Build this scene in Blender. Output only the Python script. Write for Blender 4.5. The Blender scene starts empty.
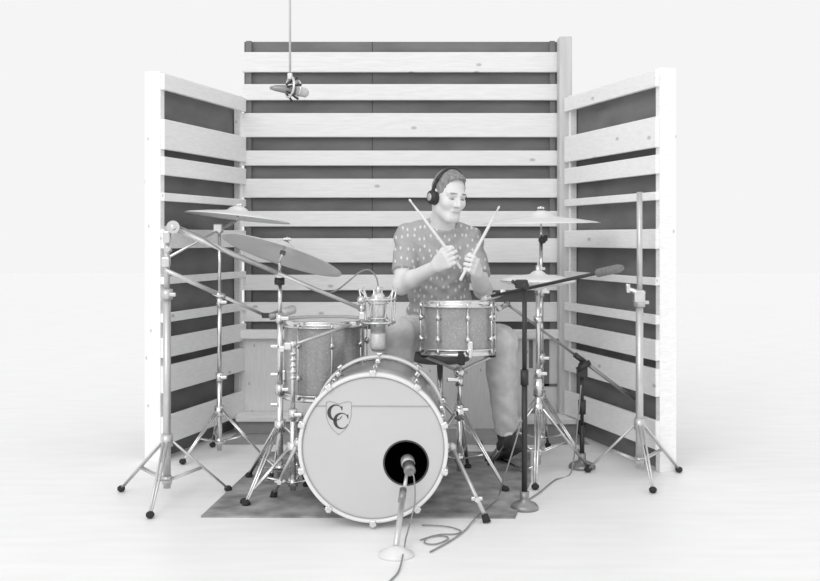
import bpy, bmesh, math, random
import numpy as np
from mathutils import Vector, Matrix
random.seed(4)
V = Vector
COL = bpy.context.scene.collection
F = 980.0; HOR = 238.0; CAMZ = 1.07
def P(px, py, Y):                       # point of the room seen at (px,py), Y metres from the camera
    return V(((px-410)/F*Y, Y, CAMZ-(py-HOR)/F*Y))
def Zof(py, Y): return CAMZ-(py-HOR)/F*Y
def Xof(px, Y): return (px-410)/F*Y
def lin(s):
    s = s/255.0
    return s/12.92 if s <= .04045 else ((s+.055)/1.055)**2.4

# ------------------------------------------------------------------ materials
def mat(name, g, rough=.5, metal=0., var=0., scale=20., stretch=(1,1,1), bump=0., coat=0., spec=.5):
    m = bpy.data.materials.new(name); m.use_nodes = True
    nt = m.node_tree; b = nt.nodes['Principled BSDF']
    c = lin(g)
    b.inputs['Base Color'].default_value = (c, c, c, 1)
    b.inputs['Roughness'].default_value = rough
    b.inputs['Metallic'].default_value = metal
    b.inputs['Coat Weight'].default_value = coat
    b.inputs['Specular IOR Level'].default_value = spec
    tc = nt.nodes.new('ShaderNodeTexCoord'); mp = nt.nodes.new('ShaderNodeMapping')
    mp.inputs['Scale'].default_value = stretch
    nz = nt.nodes.new('ShaderNodeTexNoise'); nz.inputs['Scale'].default_value = scale; nz.inputs['Detail'].default_value = 4
    nt.links.new(tc.outputs['Object'], mp.inputs[0]); nt.links.new(mp.outputs[0], nz.inputs['Vector'])
    mr = nt.nodes.new('ShaderNodeMapRange')
    mr.inputs[1].default_value = .3; mr.inputs[2].default_value = .7
    mr.inputs[3].default_value = max(0, c*(1-var)); mr.inputs[4].default_value = min(1, c*(1+var))
    nt.links.new(nz.outputs[0], mr.inputs[0]); nt.links.new(mr.outputs[0], b.inputs['Base Color'])
    if bump:
        bp = nt.nodes.new('ShaderNodeBump'); bp.inputs['Strength'].default_value = bump; bp.inputs['Distance'].default_value = .004
        nt.links.new(nz.outputs[0], bp.inputs['Height']); nt.links.new(bp.outputs[0], b.inputs['Normal'])
    return m

def wood_mat(name, g, ax):              # whitewashed pine: long grain and scattered knots
    m = mat(name, g, .55, 0, .05, 9, (1, 1, 1))
    nt = m.node_tree; b = nt.nodes['Principled BSDF']
    mp = [n for n in nt.nodes if n.type == 'MAPPING'][0]
    mp.inputs['Scale'].default_value = ax
    mr = [n for n in nt.nodes if n.type == 'MAP_RANGE'][0]
    tc = [n for n in nt.nodes if n.type == 'TEX_COORD'][0]
    mk = nt.nodes.new('ShaderNodeMapping'); mk.inputs['Scale'].default_value = (.8 if ax[0] < 2 else 2.6, 1, 1.4); mk.inputs['Rotation'].default_value = (math.pi/2, 0, 0)
    vo = nt.nodes.new('ShaderNodeTexVoronoi'); vo.voronoi_dimensions = '2D'; vo.inputs['Scale'].default_value = 4.2
    nt.links.new(tc.outputs['Object'], mk.inputs[0]); nt.links.new(mk.outputs[0], vo.inputs['Vector'])
    r2 = nt.nodes.new('ShaderNodeMapRange'); r2.interpolation_type = 'SMOOTHSTEP'
    r2.inputs[1].default_value = .025; r2.inputs[2].default_value = .075; r2.inputs[3].default_value = .62; r2.inputs[4].default_value = 1
    nt.links.new(vo.outputs['Distance'], r2.inputs[0])
    sp = nt.nodes.new('ShaderNodeSeparateColor'); nt.links.new(vo.outputs['Color'], sp.inputs[0])
    gt = nt.nodes.new('ShaderNodeMath'); gt.operation = 'GREATER_THAN'; gt.inputs[1].default_value = .5
    nt.links.new(sp.outputs[0], gt.inputs[0])
    mxx = nt.nodes.new('ShaderNodeMath'); mxx.operation = 'MAXIMUM'
    nt.links.new(r2.outputs[0], mxx.inputs[0]); nt.links.new(gt.outputs[0], mxx.inputs[1]); r2 = mxx
    mu = nt.nodes.new('ShaderNodeMath'); mu.operation = 'MULTIPLY'
    nt.links.new(mr.outputs[0], mu.inputs[0]); nt.links.new(r2.outputs[0], mu.inputs[1])
    nt.links.new(mu.outputs[0], b.inputs['Base Color'])
    return m

def sparkle_mat(name, g):
    m = mat(name, g, .28, .25, .0, 30, coat=.6)
    nt = m.node_tree; b = nt.nodes['Principled BSDF']
    mr = [n for n in nt.nodes if n.type == 'MAP_RANGE'][0]
    tc = [n for n in nt.nodes if n.type == 'TEX_COORD'][0]
    c = lin(g)
    vo = nt.nodes.new('ShaderNodeTexVoronoi'); vo.inputs['Scale'].default_value = 260
    nt.links.new(tc.outputs['Object'], vo.inputs['Vector'])
    sp = nt.nodes.new('ShaderNodeSeparateColor'); nt.links.new(vo.outputs['Color'], sp.inputs[0])
    pw = nt.nodes.new('ShaderNodeMath'); pw.operation = 'POWER'; pw.inputs[1].default_value = 5
    nt.links.new(sp.outputs[0], pw.inputs[0])
    n2 = [n for n in nt.nodes if n.type == 'TEX_NOISE'][0]; n2.inputs['Scale'].default_value = 7
    mr.inputs[3].default_value = c*.85; mr.inputs[4].default_value = c*1.2
    ad = nt.nodes.new('ShaderNodeMath'); ad.operation = 'MULTIPLY_ADD'; ad.inputs[1].default_value = c*.45
    nt.links.new(pw.outputs[0], ad.inputs[0]); nt.links.new(mr.outputs[0], ad.inputs[2])
    nt.links.new(ad.outputs[0], b.inputs['Base Color'])
    return m

def shirt_mat():
    m = mat('shirt_fabric', 174, .9, 0, .06, 60, spec=.2)
    nt = m.node_tree; b = nt.nodes['Principled BSDF']
    mr = [n for n in nt.nodes if n.type == 'MAP_RANGE'][0]
    tc = [n for n in nt.nodes if n.type == 'TEX_COORD'][0]
    mk = nt.nodes.new('ShaderNodeMapping'); mk.inputs['Scale'].default_value = (1.3, 1, .75); mk.inputs['Rotation'].default_value = (math.pi/2, 0, 0)
    vo = nt.nodes.new('ShaderNodeTexVoronoi'); vo.voronoi_dimensions = '2D'; vo.inputs['Scale'].default_value = 27; vo.inputs['Randomness'].default_value = .6
    nt.links.new(tc.outputs['Object'], mk.inputs[0]); nt.links.new(mk.outputs[0], vo.inputs['Vector'])
    lt = nt.nodes.new('ShaderNodeMapRange'); lt.inputs[1].default_value = .12; lt.inputs[2].default_value = .20
    lt.inputs[3].default_value = 1; lt.inputs[4].default_value = 0
    nt.links.new(vo.outputs['Distance'], lt.inputs[0])
    mx = nt.nodes.new('ShaderNodeMix'); mx.data_type = 'FLOAT'; mx.inputs[3].default_value = lin(222)
    nt.links.new(lt.outputs[0], mx.inputs[0]); nt.links.new(mr.outputs[0], mx.inputs[2])
    nt.links.new(mx.outputs[0], b.inputs['Base Color'])
    return m

def skin_mat():
    m = bpy.data.materials.new('skin'); m.use_nodes = True
    nt = m.node_tree; b = nt.nodes['Principled BSDF']; b.inputs['Roughness'].default_value = .55
    at = nt.nodes.new('ShaderNodeAttribute'); at.attribute_name = 'tone'
    nz = nt.nodes.new('ShaderNodeTexNoise'); nz.inputs['Scale'].default_value = 40
    mr = nt.nodes.new('ShaderNodeMapRange'); mr.inputs[3].default_value = .96; mr.inputs[4].default_value = 1.04
    nt.links.new(nz.outputs[0], mr.inputs[0])
    mu = nt.nodes.new('ShaderNodeMath'); mu.operation = 'MULTIPLY'
    nt.links.new(at.outputs['Fac'], mu.inputs[0]); nt.links.new(mr.outputs[0], mu.inputs[1])
    nt.links.new(mu.outputs[0], b.inputs['Base Color'])
    return m

def floor_tone():
    m = mat('pale_floor', 243, .45, 0, .03, 3, (1, 6, 1))
    return m

MT = dict(
    slat=wood_mat('whitewashed_pine', 236, (1.2, 9, 14)),
    slat_side=wood_mat('whitewashed_pine_side', 244, (4, 2, 14)),
    ply=wood_mat('pale_plywood', 226, (9, 3, 1.2)),
    dark=mat('dark_backing', 124, .9, 0, .16, 4, (1, 1, 3), spec=.2),
    post=mat('greyed_post', 205, .6, 0, .08, 6, (6, 6, .6)),
    floor=floor_tone(),
    mat=mat('plain_grey', 160, .85, 0, .08, 10),  # one even grey for the floor strip and the baseboard fronts
    rug=mat('rug_pile', 150, .95, 0, .4, 9, bump=.6, spec=.1),
    chrome=mat('chrome', 222, .2, .93, .05, 30),
    satin=mat('satin_steel', 205, .38, .6, .06, 30),
    grey=mat('grey_metal', 150, .4, .6, .08, 30),
    black=mat('black_metal', 52, .45, .2, .1, 30),
    rubber=mat('black_rubber', 45, .8, 0, .1, 30),
    foam=mat('grey_foam', 120, .9, 0, .15, 90),
    spark=sparkle_mat('silver_sparkle_wrap', 150), sparklit=sparkle_mat('lit_sparkle_wrap', 178),  # second wrap lightened to hold the reflections on the bass shell
    hoop=mat('white_hoop', 226, .35, 0, .03, 10, coat=.3),
    head=mat('drum_head_front', 197, .45, 0, .02, 5),
    skinhead=mat('drum_head_white', 222, .5, 0, .03, 8),
    ink=mat('dark_ink', 62, .6, 0, .05, 20),
    faint=mat('grey_ink', 165, .6, 0, .05, 20),
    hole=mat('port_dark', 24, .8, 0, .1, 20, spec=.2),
    cym=mat('cymbal_bronze', 234, .4, .25, .07, 3, (1, 1, 1)),
    cymdark=mat('cymbal_dark_bronze', 206, .42, .35, .08, 4),
    pale=mat('pale_cymbal', 238, .38, .25, .05, 4),
    shirt=shirt_mat(), skin=skin_mat(),
    collar=mat('shirt_rib', 150, .9, 0, .05, 60, spec=.2),
    jeans=mat('faded_denim', 207, .9, 0, .12, 22, bump=.25, spec=.2),
    hair=mat('short_hair', 140, .7, 0, .3, 90, (1, 1, .3), bump=.5, spec=.3),
    shoe=mat('dark_shoe', 58, .7, 0, .1, 30),
    stick=mat('maple_stick', 224, .5, 0, .05, 20, (1, 1, .2)),
    cable=mat('grey_cable', 140, .6, 0, .1, 40),
    seat=mat('grey_vinyl', 108, .5, 0, .1, 20),
    vinyl=mat('black_vinyl', 50, .5, 0, .1, 20),
    mic=mat('mic_nickel', 228, .3, .7, .06, 60),
    mesh=mat('mic_mesh', 208, .5, .4, .25, 400),
)

# ------------------------------------------------------------------ mesh builder
ORG = {}
def frame(d):
    d = V(d).normalized()
    u = V((0, 0, 1)) if abs(d.z) < .9 else V((1, 0, 0))
    x = u.cross(d).normalized(); y = d.cross(x)
    return x, y, d
def smooth_path(pts, n=8):
    pts = [V(p) for p in pts]; out = []
    q = [pts[0]*2-pts[1]]+pts+[pts[-1]*2-pts[-2]]
    for i in range(1, len(q)-2):
        a, b, c, d = q[i-1:i+3]
        for k in range(n):
            t = k/n
            out.append(.5*((2*b)+(c-a)*t+(2*a-5*b+4*c-d)*t*t+(3*b-a-3*c+d)*t**3))
    out.append(pts[-1]); return out
class MB:
    def __init__(s): s.v = []; s.f = []; s.sm = []
    def _add(s, vs, fs, sm=True):
        o = len(s.v); s.v += [V(x) for x in vs]
        for f in fs: s.f.append([i+o for i in f]); s.sm.append(sm)
        return s
    def box(s, c, size, R=None, bev=0.):
        x, y, z = [a/2 for a in size]; R = R or Matrix.Identity(3); c = V(c)
        b = min(bev, x*.9, y*.9, z*.9)
        if b <= 0:
            vs = [V((i*x, j*y, k*z)) for i in (-1, 1) for j in (-1, 1) for k in (-1, 1)]
            fs = [[0, 1, 3, 2], [4, 6, 7, 5], [0, 4, 5, 1], [2, 3, 7, 6], [0, 2, 6, 4], [1, 5, 7, 3]]
            return s._add([c+R@v for v in vs], fs, False)
        bm = bmesh.new(); bmesh.ops.create_cube(bm, size=1)
        for v in bm.verts: v.co = V((v.co.x*2*x, v.co.y*2*y, v.co.z*2*z))
        bmesh.ops.bevel(bm, geom=bm.edges[:], offset=b, segments=2, profile=.5, affect='EDGES')
        bm.verts.index_update()
        s._add([c+R@v.co for v in bm.verts], [[v.index for v in f.verts] for f in bm.faces], False); bm.free(); return s
    def ring_sweep(s, centers, radii, seg=12, cap=True, axes=None, closed=False):
        n = len(centers); vs = []; fs = []
        x = None
        for i, c in enumerate(centers):
            if axes: d = axes
            else:
                a = centers[max(i-1, 0)]; b = centers[min(i+1, n-1)]
                if closed: a = centers[(i-1) % n]; b = centers[(i+1) % n]
                d = (b-a)
                d = d.normalized() if d.length > 1e-9 else V((0, 0, 1))
            if x is None: x = frame(d)[0]
            else:
                x = x-d*x.dot(d)
                x = x.normalized() if x.length > 1e-6 else frame(d)[0]
            y = d.cross(x)
            for k in range(seg):
                t = 2*math.pi*k/seg
                vs.append(c+(x*math.cos(t)+y*math.sin(t))*radii[i])
        for i in range(n if closed else n-1):
            j = (i+1) % n
            for k in range(seg):
                k2 = (k+1) % seg
                fs.append([i*seg+k, i*seg+k2, j*seg+k2, j*seg+k])
        s._add(vs, fs, True)
        if cap and not closed:
            o = len(s.v)-len(vs)
            s.f.append([o+k for k in range(seg)][::-1]); s.sm.append(False)
            s.f.append([o+(n-1)*seg+k for k in range(seg)]); s.sm.append(False)
        return s
    def cyl(s, a, b, r, r2=None, seg=14): a, b = V(a), V(b); return s.ring_sweep([a, b], [r, r if r2 is None else r2], seg, True, (b-a).normalized())
    def tube(s, pts, r, seg=8): pts = [V(p) for p in pts]; return s.ring_sweep(pts, [r]*len(pts), seg)
    def cable(s, pts, r=.0035, seg=6): return s.tube(smooth_path(pts), r, seg)
    def lathe(s, prof, o=(0, 0, 0), axis=(0, 0, 1), seg=48):     # prof = (radius, height) pairs
        o = V(o); x, y, d = frame(axis); vs = []; fs = []
        n = len(prof)
        for r, h in prof:
            for k in range(seg):
                t = 2*math.pi*k/seg
                vs.append(o+d*h+(x*math.cos(t)+y*math.sin(t))*max(r, 1e-5))
        for i in range(n-1):
            for k in range(seg):
                k2 = (k+1) % seg
                fs.append([i*seg+k, i*seg+k2, (i+1)*seg+k2, (i+1)*seg+k])
        return s._add(vs, fs, True)
    def ball(s, c, r, seg=14, sc=(1, 1, 1), R=None):
        c = V(c); R = R or Matrix.Identity(3); vs = []; fs = []; n = seg//2+1
        for i in range(n):
            a = math.pi*i/(n-1)
            for k in range(seg):
                t = 2*math.pi*k/seg; rr = max(math.sin(a), 1e-4)
                vs.append(c+R@V((rr*math.cos(t)*r*sc[0], rr*math.sin(t)*r*sc[1], math.cos(a)*r*sc[2])))
        for i in range(n-1):
            for k in range(seg):
                k2 = (k+1) % seg; fs.append([i*seg+k, (i+1)*seg+k, (i+1)*seg+k2, i*seg+k2])
        return s._add(vs, fs, True)
    def torus(s, c, axis, R, r, seg=48, sub=8, a0=0, a1=None):
        x, y, d = frame(axis); c = V(c); closed = a1 is None
        n = seg if closed else seg+1; A = 2*math.pi if closed else a1-a0
        pts = [c+(x*math.cos(a0+A*k/seg)+y*math.sin(a0+A*k/seg))*R for k in range(n)]
        return s.ring_sweep(pts, [r]*n, sub, True, None, closed)
    def prism(s, poly, d):               # extrude a polygon of points by vector d
        poly = [V(p) for p in poly]; n = len(poly); d = V(d)
        return s._add(poly+[p+d for p in poly], [list(range(n))[::-1], [n+i for i in range(n)]]+[[i, (i+1) % n, n+(i+1) % n, n+i] for i in range(n)], False)
    def build(s, name, m, parent=None):
        org = ORG.get(parent.name, V((0, 0, 0))) if parent else V((0, 0, 0))
        me = bpy.data.meshes.new(name)
        me.from_pydata([tuple(v-org) for v in s.v], [], s.f)
        me.polygons.foreach_set('use_smooth', s.sm)
        bm = bmesh.new(); bm.from_mesh(me); bmesh.ops.recalc_face_normals(bm, faces=bm.faces[:]); bm.to_mesh(me); bm.free()
        me.materials.append(m)
        o = bpy.data.objects.new(name, me); COL.objects.link(o)
        if parent: o.parent = parent; ORG[o.name] = org
        return o
def thing(name, label, cat, loc, group=None):
    o = bpy.data.objects.new(name, None); COL.objects.link(o); o.empty_display_size = .1
    o.location = loc; ORG[o.name] = V(loc); o['label'] = label; o['category'] = cat
    if group: o['group'] = group
    return o
def tag(o, label, cat, group=None):
    o['label'] = label; o['category'] = cat
    if group: o['group'] = group
    return o
def struct(o): o['kind'] = 'structure'; return o
def part(name, m, parent, mb, label=None):
    o = mb.build(name, m, parent)
    if label: o['label'] = label
    return o

# ------------------------------------------------------------------ setting
BY = 5.5
fl = MB().box((0, 8, -.05), (60, 44, .1)).build('floor', MT['floor']); struct(fl)
XL, XR = Xof(241, BY), Xof(572, BY)
ztop = Zof(40, BY)
back = struct(MB().box(((XL+XR)/2, BY+.075, ztop/2), (XR-XL-.02, .05, ztop)).build('wall_back', MT['dark']))
sl = MB()
rows = [(52, 72), (84, 100), (113, 137), (150.5, 165.5), (178.7, 197.6), (211, 226.5), (238.3, 262.5), (274.8, 290.3), (302.2, 321.6)]
for i, (a, b) in enumerate(rows):
    za, zb = Zof(a, BY), Zof(b, BY)
    sl.box(((Xof(242, BY)+Xof(558, BY))/2, BY+.012, (za+zb)/2), (Xof(558, BY)-Xof(242, BY), .024, za-zb), None, .003)
part('slat_boards', MT['slat'], back, sl)
part('panel_seam', MT['ink'], back, MB().box((Xof(372, BY), BY+.0495, (ztop+.55)/2), (.004, .003, ztop-.55)))
for px in (248, 553):
    part('batten', MT['dark'], back, MB().box((Xof(px, BY), BY+.037, (ztop+.55)/2), (.03, .026, ztop-.55)))
zl0, zl1 = Zof(330, 5.45), Zof(338.5, 5.45)
part('ledge_board', MT['slat'], back, MB().box(((XL+XR)/2-.03, 5.47, (zl0+zl1)/2), (Xof(560, BY)-XL, .08, zl0-zl1), None, .004))
part('lower_panel', MT['ply'], back, MB().box(((XL+XR)/2-.03, 5.495, zl1/2), (Xof(560, BY)-XL, .025, zl1)))
cut = MB()
Yp = 5.48
cut.box((Xof(546.5, Yp), Yp, (Zof(340, Yp)+Zof(386, Yp))/2), (.03, .008, Zof(340, Yp)-Zof(386, Yp)))
cut.box((Xof(551, Yp), Yp, Zof(385, Yp)), (.075, .008, .014))
cut.box((Xof(531, Yp), Yp, (Zof(340, Yp)+Zof(368, Yp))/2), (.02, .008, Zof(340, Yp)-Zof(368, Yp)))
part('panel_gap', MT['dark'], back, cut)
part('corner_post', MT['post'], back, MB().box((Xof(564.5, 5.44), 5.44, ztop/2), (.07, .09, ztop), None, .005))
bb = struct(MB().box(((XL+Xof(300, 5.4))/2, 5.40, .085), (Xof(300, 5.4)-XL, .15, .03), None, .004).build('baseboard_back', MT['slat']))
part('shaded_face', MT['mat'], bb, MB().box(((XL+Xof(300, 5.4))/2, 5.41, .035), (Xof(300, 5.4)-XL-.02, .11, .07)))  # grey of this plate stands in for shade on the board's front
bb = struct(MB().box(((Xof(522, 5.4)+Xof(577, 5.3))/2, 5.34, .085), (Xof(577, 5.3)-Xof(522, 5.4), .17, .03), None, .004).build('baseboard_back', MT['slat']))
part('shaded_face', MT['mat'], bb, MB().box(((Xof(522, 5.4)+Xof(577, 5.3))/2, 5.35, .035), (Xof(577, 5.3)-Xof(522, 5.4)-.02, .13, .07)))  # shade of the right board's front, likewise put in as grey
rowsS = [(98, 112), (137, 162.5), (168.8, 184.5), (199.5, 206.5), (230.5, 247), (271, 277.5), (302, 310), (323, 340), (347, 370), (390, 414)]
def side_wall(name, cx, sgn, L, cy):
    c = V((cx, cy, 0)); u = V((sgn*.287, -.958, 0)); n = V((-sgn*.958, -.287, 0))
    R = Matrix((u, n, V((0, 0, 1)))).transposed()
    h = Zof(96, cy)
    w = struct(MB().box(c+u*(L/2-.02)-n*.075+V((0, 0, h/2)), (L-.06, .04, h), R).build(name, MT['dark']))
    sb = MB()
    for a, b in rowsS:
        za, zb = Zof(a, cy), Zof(b, cy)
        sb.box(c+u*(L/2)+V((0, 0, (za+zb)/2)), (L, .022, za-zb), R, .003)
    part('slat_boards', MT['slat_side'], w, sb)
    part('batten', MT['slat_side'], w, MB().box(c+u*.02-n*.030+V((0, 0, h/2)), (.026, .034, h), R))
    part('end_post', MT['slat_side'], w, MB().box(c+u*(L-.02)-n*.055+V((0, 0, h/2)), (.038, .086, h), R, .003))
    return w
side_wall('wall_left', Xof(244.5, BY), -1, .87, BY)
side_wall('wall_right', Xof(566, 5.37), 1, .95, 5.37)
struct(MB().box((-.4, 4.3, 2.62), (3.4, .1, .1), None, .005).build('trim_1', MT['slat']))
# thin grey strip laid along the back and the rug
o = MB().prism([(XL-.02, 5.07, 0), (XR+.02, 5.07, 0), (XR-.02, 5.48, 0), (XL+.01, 5.48, 0)], (0, 0, .004)).build('floor_tone', MT['mat'])
tag(o, 'grey strip on the floor along the foot of the back wall', 'mat')
o = MB().prism([(-.80, 3.75, 0), (.40, 3.735, 0), (.53, 4.30, 0), (.60, 4.88, 0), (-.70, 4.88, 0)], (0, 0, .007)).build('rug', MT['rug'])
tag(o, 'mottled dark grey rug lying under the drum kit', 'rug')

# ------------------------------------------------------------------ bass drum
FC = P(373, 448, 3.6); RC = P(380, 420, 4.12)
ax = (RC-FC).normalized()
bd = thing('bass_drum', 'large silver bass drum with white front head and shield emblem, facing the camera', 'drum', (FC.x, 3.86, 0))
xx = V((1, 0, 0)); xx = (xx-ax*xx.dot(ax)).normalized(); zz = xx.cross(ax)   # zz up
RH = .2765; D = (RC-FC).length
part('shell', MT['sparklit'], bd, MB().lathe([(.258, .02), (.260, .022), (.260, D-.02), (.256, D-.02), (.254, .03)], FC, ax, 72))
def hoop(o, d):
    return MB().lathe([(RH-.014, 0), (RH-.013, -.006), (RH-.004, -.007), (RH, -.003), (RH, .036), (RH-.004, .042), (RH-.011, .042), (RH-.012, .01), (RH-.014, 0)], o, d, 96)
part('front_hoop', MT['hoop'], bd, hoop(FC, ax))
part('rear_hoop', MT['hoop'], bd, hoop(RC, -ax))
# front head with a round port cut out
pc = P(406, 463, 3.6); pr = 22.2/F*3.6
pl = V(((pc-FC).dot(xx), (pc-FC).dot(zz), 0))
mb = MB(); N = 96; RHd = RH-.012
vs = []; fs = []
for k in range(N):
    t = 2*math.pi*k/N
    i = V((pl.x+pr*math.cos(t), pl.y+pr*math.sin(t)))
    d = V((math.cos(t), math.sin(t)))
    bq = i.dot(d); cq = i.dot(i)-RHd**2; s = -bq+math.sqrt(bq*bq-cq); e = i+d*s
    for w in (0, .33, .66, 1):
        q = i*(1-w)+e*w; vs.append(FC+xx*q.x+zz*q.y+ax*.002)
for k in range(N):
    for w in range(3):
        a = k*4+w; b = ((k+1) % N)*4+w; fs.append([a, b, b+1, a+1])
mb._add(vs, fs, False)
hd = part('front_head', MT['head'], bd, mb)
part('port_ring', MT['ink'], hd, MB().torus(pc+ax*.001, ax, pr, .0035, 48, 8), 'dark ring around the microphone port')
part('bead_line', MT['faint'], hd, MB().torus(FC-ax*.0005, ax, RH-.0165, .0012, 96, 6))
zi = P(373, 406.3, 3.6)
zl = (zi-FC).dot(zz); hw = math.sqrt((RH-.016)**2-zl**2)
def hp(x, y):                            # the point of the front head seen there, a hair in front of it
    o = V((0, 0, CAMZ)); d = P(x, y, 1)-o
    return o+d*((FC+ax*.0008-o).dot(ax)/d.dot(ax))
for u0, u1 in ((-hw, (hp(326, 406)-FC).dot(xx)), ((hp(351.5, 406)-FC).dot(xx), hw)):
    part('seam_line', MT['faint'], hd, MB().box(FC+xx*((u0+u1)/2)+zz*zl+ax*.0014, (u1-u0, .002, .005), Matrix((xx, ax, zz)).transposed()))
# shield outline and the two interlocked letters
sh = [(326.3, 402.2), (330, 401.6), (334.5, 402.8), (338.8, 404.4), (343, 402.8), (347.5, 401.6), (351.3, 402.2), (351.4, 409), (351, 417), (349, 423.5), (345, 429.5), (338.8, 434.8), (332.5, 429.5), (328.6, 423.5), (326.4, 417), (326.2, 409), (326.3, 402.2)]
part('emblem', MT['faint'], hd, MB().tube([hp(*q) for q in sh], .0010, 6), 'grey outlined shield emblem')
def letterC(cx, cy, r):
    mb = MB(); n = 40; a0, a1 = math.radians(38), math.radians(322)
    out = []; inn = []
    for k in range(n+1):
        a = a0+(a1-a0)*k/n
        w = .5*(1-math.cos(2*math.pi*k/n))            # thick at the back of the C, thin at its tips
        th = r*(.09+.36*w**1.4)
        out.append((cx+r*1.0*math.cos(a), cy-r*1.02*math.sin(a)))
        inn.append((cx+(r-th)*math.cos(a), cy-(r-th)*1.02*math.sin(a)))
    for k in range(n):
        mb._add([hp(*out[k]), hp(*out[k+1]), hp(*inn[k+1]), hp(*inn[k])], [[0, 1, 2, 3]], False)
    tx, ty = out[0]                                    # upper serif
    mb._add([hp(tx-r*.12, ty-r*.02), hp(tx+r*.10, ty-r*.22), hp(tx+r*.10, ty+r*.36), hp(tx+r*.02, ty+r*.34)], [[0, 1, 2, 3]], False)
    tx, ty = out[-1]
    mb._add([hp(tx-r*.22, ty+r*.08), hp(tx+r*.10, ty-r*.18), hp(tx+r*.02, ty-r*.22)], [[0, 1, 2]], False)
    return mb
part('letter', MT['ink'], hd, letterC(335.3, 412.6, 8.0), 'dark serif letter C, upper of two')
part('letter', MT['ink'], hd, letterC(341.2, 420.9, 8.0), 'dark serif letter C, lower of two')
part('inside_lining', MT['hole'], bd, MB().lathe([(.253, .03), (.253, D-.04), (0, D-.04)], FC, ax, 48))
for k in range(10):
    t = math.pi/2-2*math.pi*k/10
    r = xx*math.cos(t)+zz*math.sin(t)
    tg = ax.cross(r)
    R = Matrix((tg, r, ax)).transposed()
    cl = part('claw_hook', MT['chrome'], bd, MB().box(FC+r*(RH+.004)+ax*.012, (.026, .014, .05), R, .004).box(FC+r*(RH-.004)-ax*.010, (.020, .018, .008), R, .003).cyl(FC+r*(RH+.006)-ax*.018, FC+r*(RH+.006)+ax*.02, .006))
    part('tension_rod', MT['chrome'], cl, MB().cyl(FC+r*(RH+.004)+ax*.03, FC+r*(RH+.002)+ax*.16, .0035, seg=8))
    part('lug', MT['chrome'], bd, MB().box(FC+r*.270+ax*.18, (.02, .022, .05), R, .006))
    c2 = part('claw_hook', MT['chrome'], bd, MB().box(RC+r*(RH+.004)-ax*.012, (.024, .014, .05), R, .004))
    part('tension_rod', MT['chrome'], c2, MB().cyl(RC+r*(RH+.004)-ax*.03, RC+r*(RH+.002)-ax*.14, .0035, seg=8))
    part('lug', MT['chrome'], bd, MB().box(RC+r*.270-ax*.16, (.02, .022, .05), R, .006))
for a, b in ((P(298, 443, 3.82), P(273, 498, 4.03)), (P(452, 447, 3.85), P(487, 523, 3.68))):
    b = V((b.x, b.y, .012)); c = V((FC.x, a.y, FC.z)); d = (a-c).normalized()
    sp = part('spur', MT['satin'], bd, MB().cyl(c+d*.25, a, .014).ball(a, .018).cyl(a, b, .0082))
    m = a.lerp(b, .72)
    part('wing_nut', MT['chrome'], sp, MB().box(m, (.045, .012, .016), None, .004).cyl(m-V((0, .02, 0)), m+V((0, .02, 0)), .01))
    part('rubber_foot', MT['rubber'], sp, MB().cyl(a.lerp(b, .93), b-V((0, 0, .010)), .013, .016))

# ------------------------------------------------------------------ other drums
def drum(name, label, top, R, H, nl, phase, tilt=(0, 0)):
    base = V((top.x, top.y, 0))
    t = thing(name, label, 'drum', base)
    up = V((math.sin(tilt[0]), math.sin(tilt[1]), 1)).normalized(); x, y, _ = frame(up)
    bot = top-up*H
    part('shell', MT['spark'], t, MB().lathe([(R, -.012), (R, -H+.012)], top, up, 64))
    part('batter_head', MT['skinhead'], t, MB().lathe([(R+.004, -.012), (R+.004, -.003), (R-.004, -.001), (0, 0)], top, up, 64))
    part('bottom_head', MT['skinhead'], t, MB().lathe([(R+.004, .012), (R+.003, .002), (0, .001)], bot, up, 64))
    for o, s in ((top, 1), (bot, -1)):
        part('top_hoop' if s > 0 else 'bottom_hoop', MT['chrome'], t,
             MB().lathe([(R+.005, .010*s), (R+.012, .012*s), (R+.009, .004*s), (R+.009, -.010*s), (R+.018, -.012*s), (R+.018, -.018*s), (R+.006, -.018*s), (R+.005, .010*s)], o, up, 64))
    for k in range(nl):
        a = phase+2*math.pi*k/nl; r = x*math.cos(a)+y*math.sin(a)
        for hh in (H*.28, H*.72):
            lg = part('tube_lug', MT['chrome'], t, MB().cyl(top-up*hh+r*(R-.002), top-up*hh+r*(R+.020), .008).cyl(top-up*(hh-.014)+r*(R+.015), top-up*(hh+.014)+r*(R+.015), .0075))
        part('tension_rod', MT['chrome'], lg, MB().cyl(top+up*.004+r*(R+.015), bot-up*.004+r*(R+.015), .003, seg=8)
             .cyl(top+up*.002+r*(R+.015), top-up*.02+r*(R+.015), .006, seg=8).cyl(bot-up*.002+r*(R+.015), bot+up*.02+r*(R+.015), .006, seg=8))
    return t, up, x, y, bot
FT = V((Xof(324.5, 4.40), 4.40, Zof(321, 4.40)))
ft, up, x, y, bot = drum('floor_tom', 'silver sparkle floor tom on legs, left of the bass drum', FT, .180, .325, 8, .25)
for a in (math.radians(200), math.radians(330), math.radians(80)):
    r = V((math.cos(a), math.sin(a), 0)); q = bot+r*.200
    lg = part('leg', MT['chrome'], ft, MB().tube(smooth_path([q+V((0, 0, .16)), q+V((0, 0, -.02)), V((q.x, q.y, .12))+r*.02, V((q.x, q.y, .012))+r*.045]), .0055))
    part('rubber_foot', MT['rubber'], lg, MB().cyl(V((q.x, q.y, .035))+r*.042, V((q.x, q.y, .004))+r*.046, .011, .014))
    part('leg_bracket', MT['chrome'], ft, MB().box(bot+r*.190+V((0, 0, .09)), (.03, .03, .05), None, .006))
ST = V((Xof(458, 4.30), 4.30, Zof(303, 4.30)))
sn, up, x, y, sbot = drum('snare_drum', 'silver sparkle snare drum with chrome hoops in front of the drummer', ST, .152, .212, 8, .2, (0.0, .05))
a = P(470, 352, 4.13)
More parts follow.
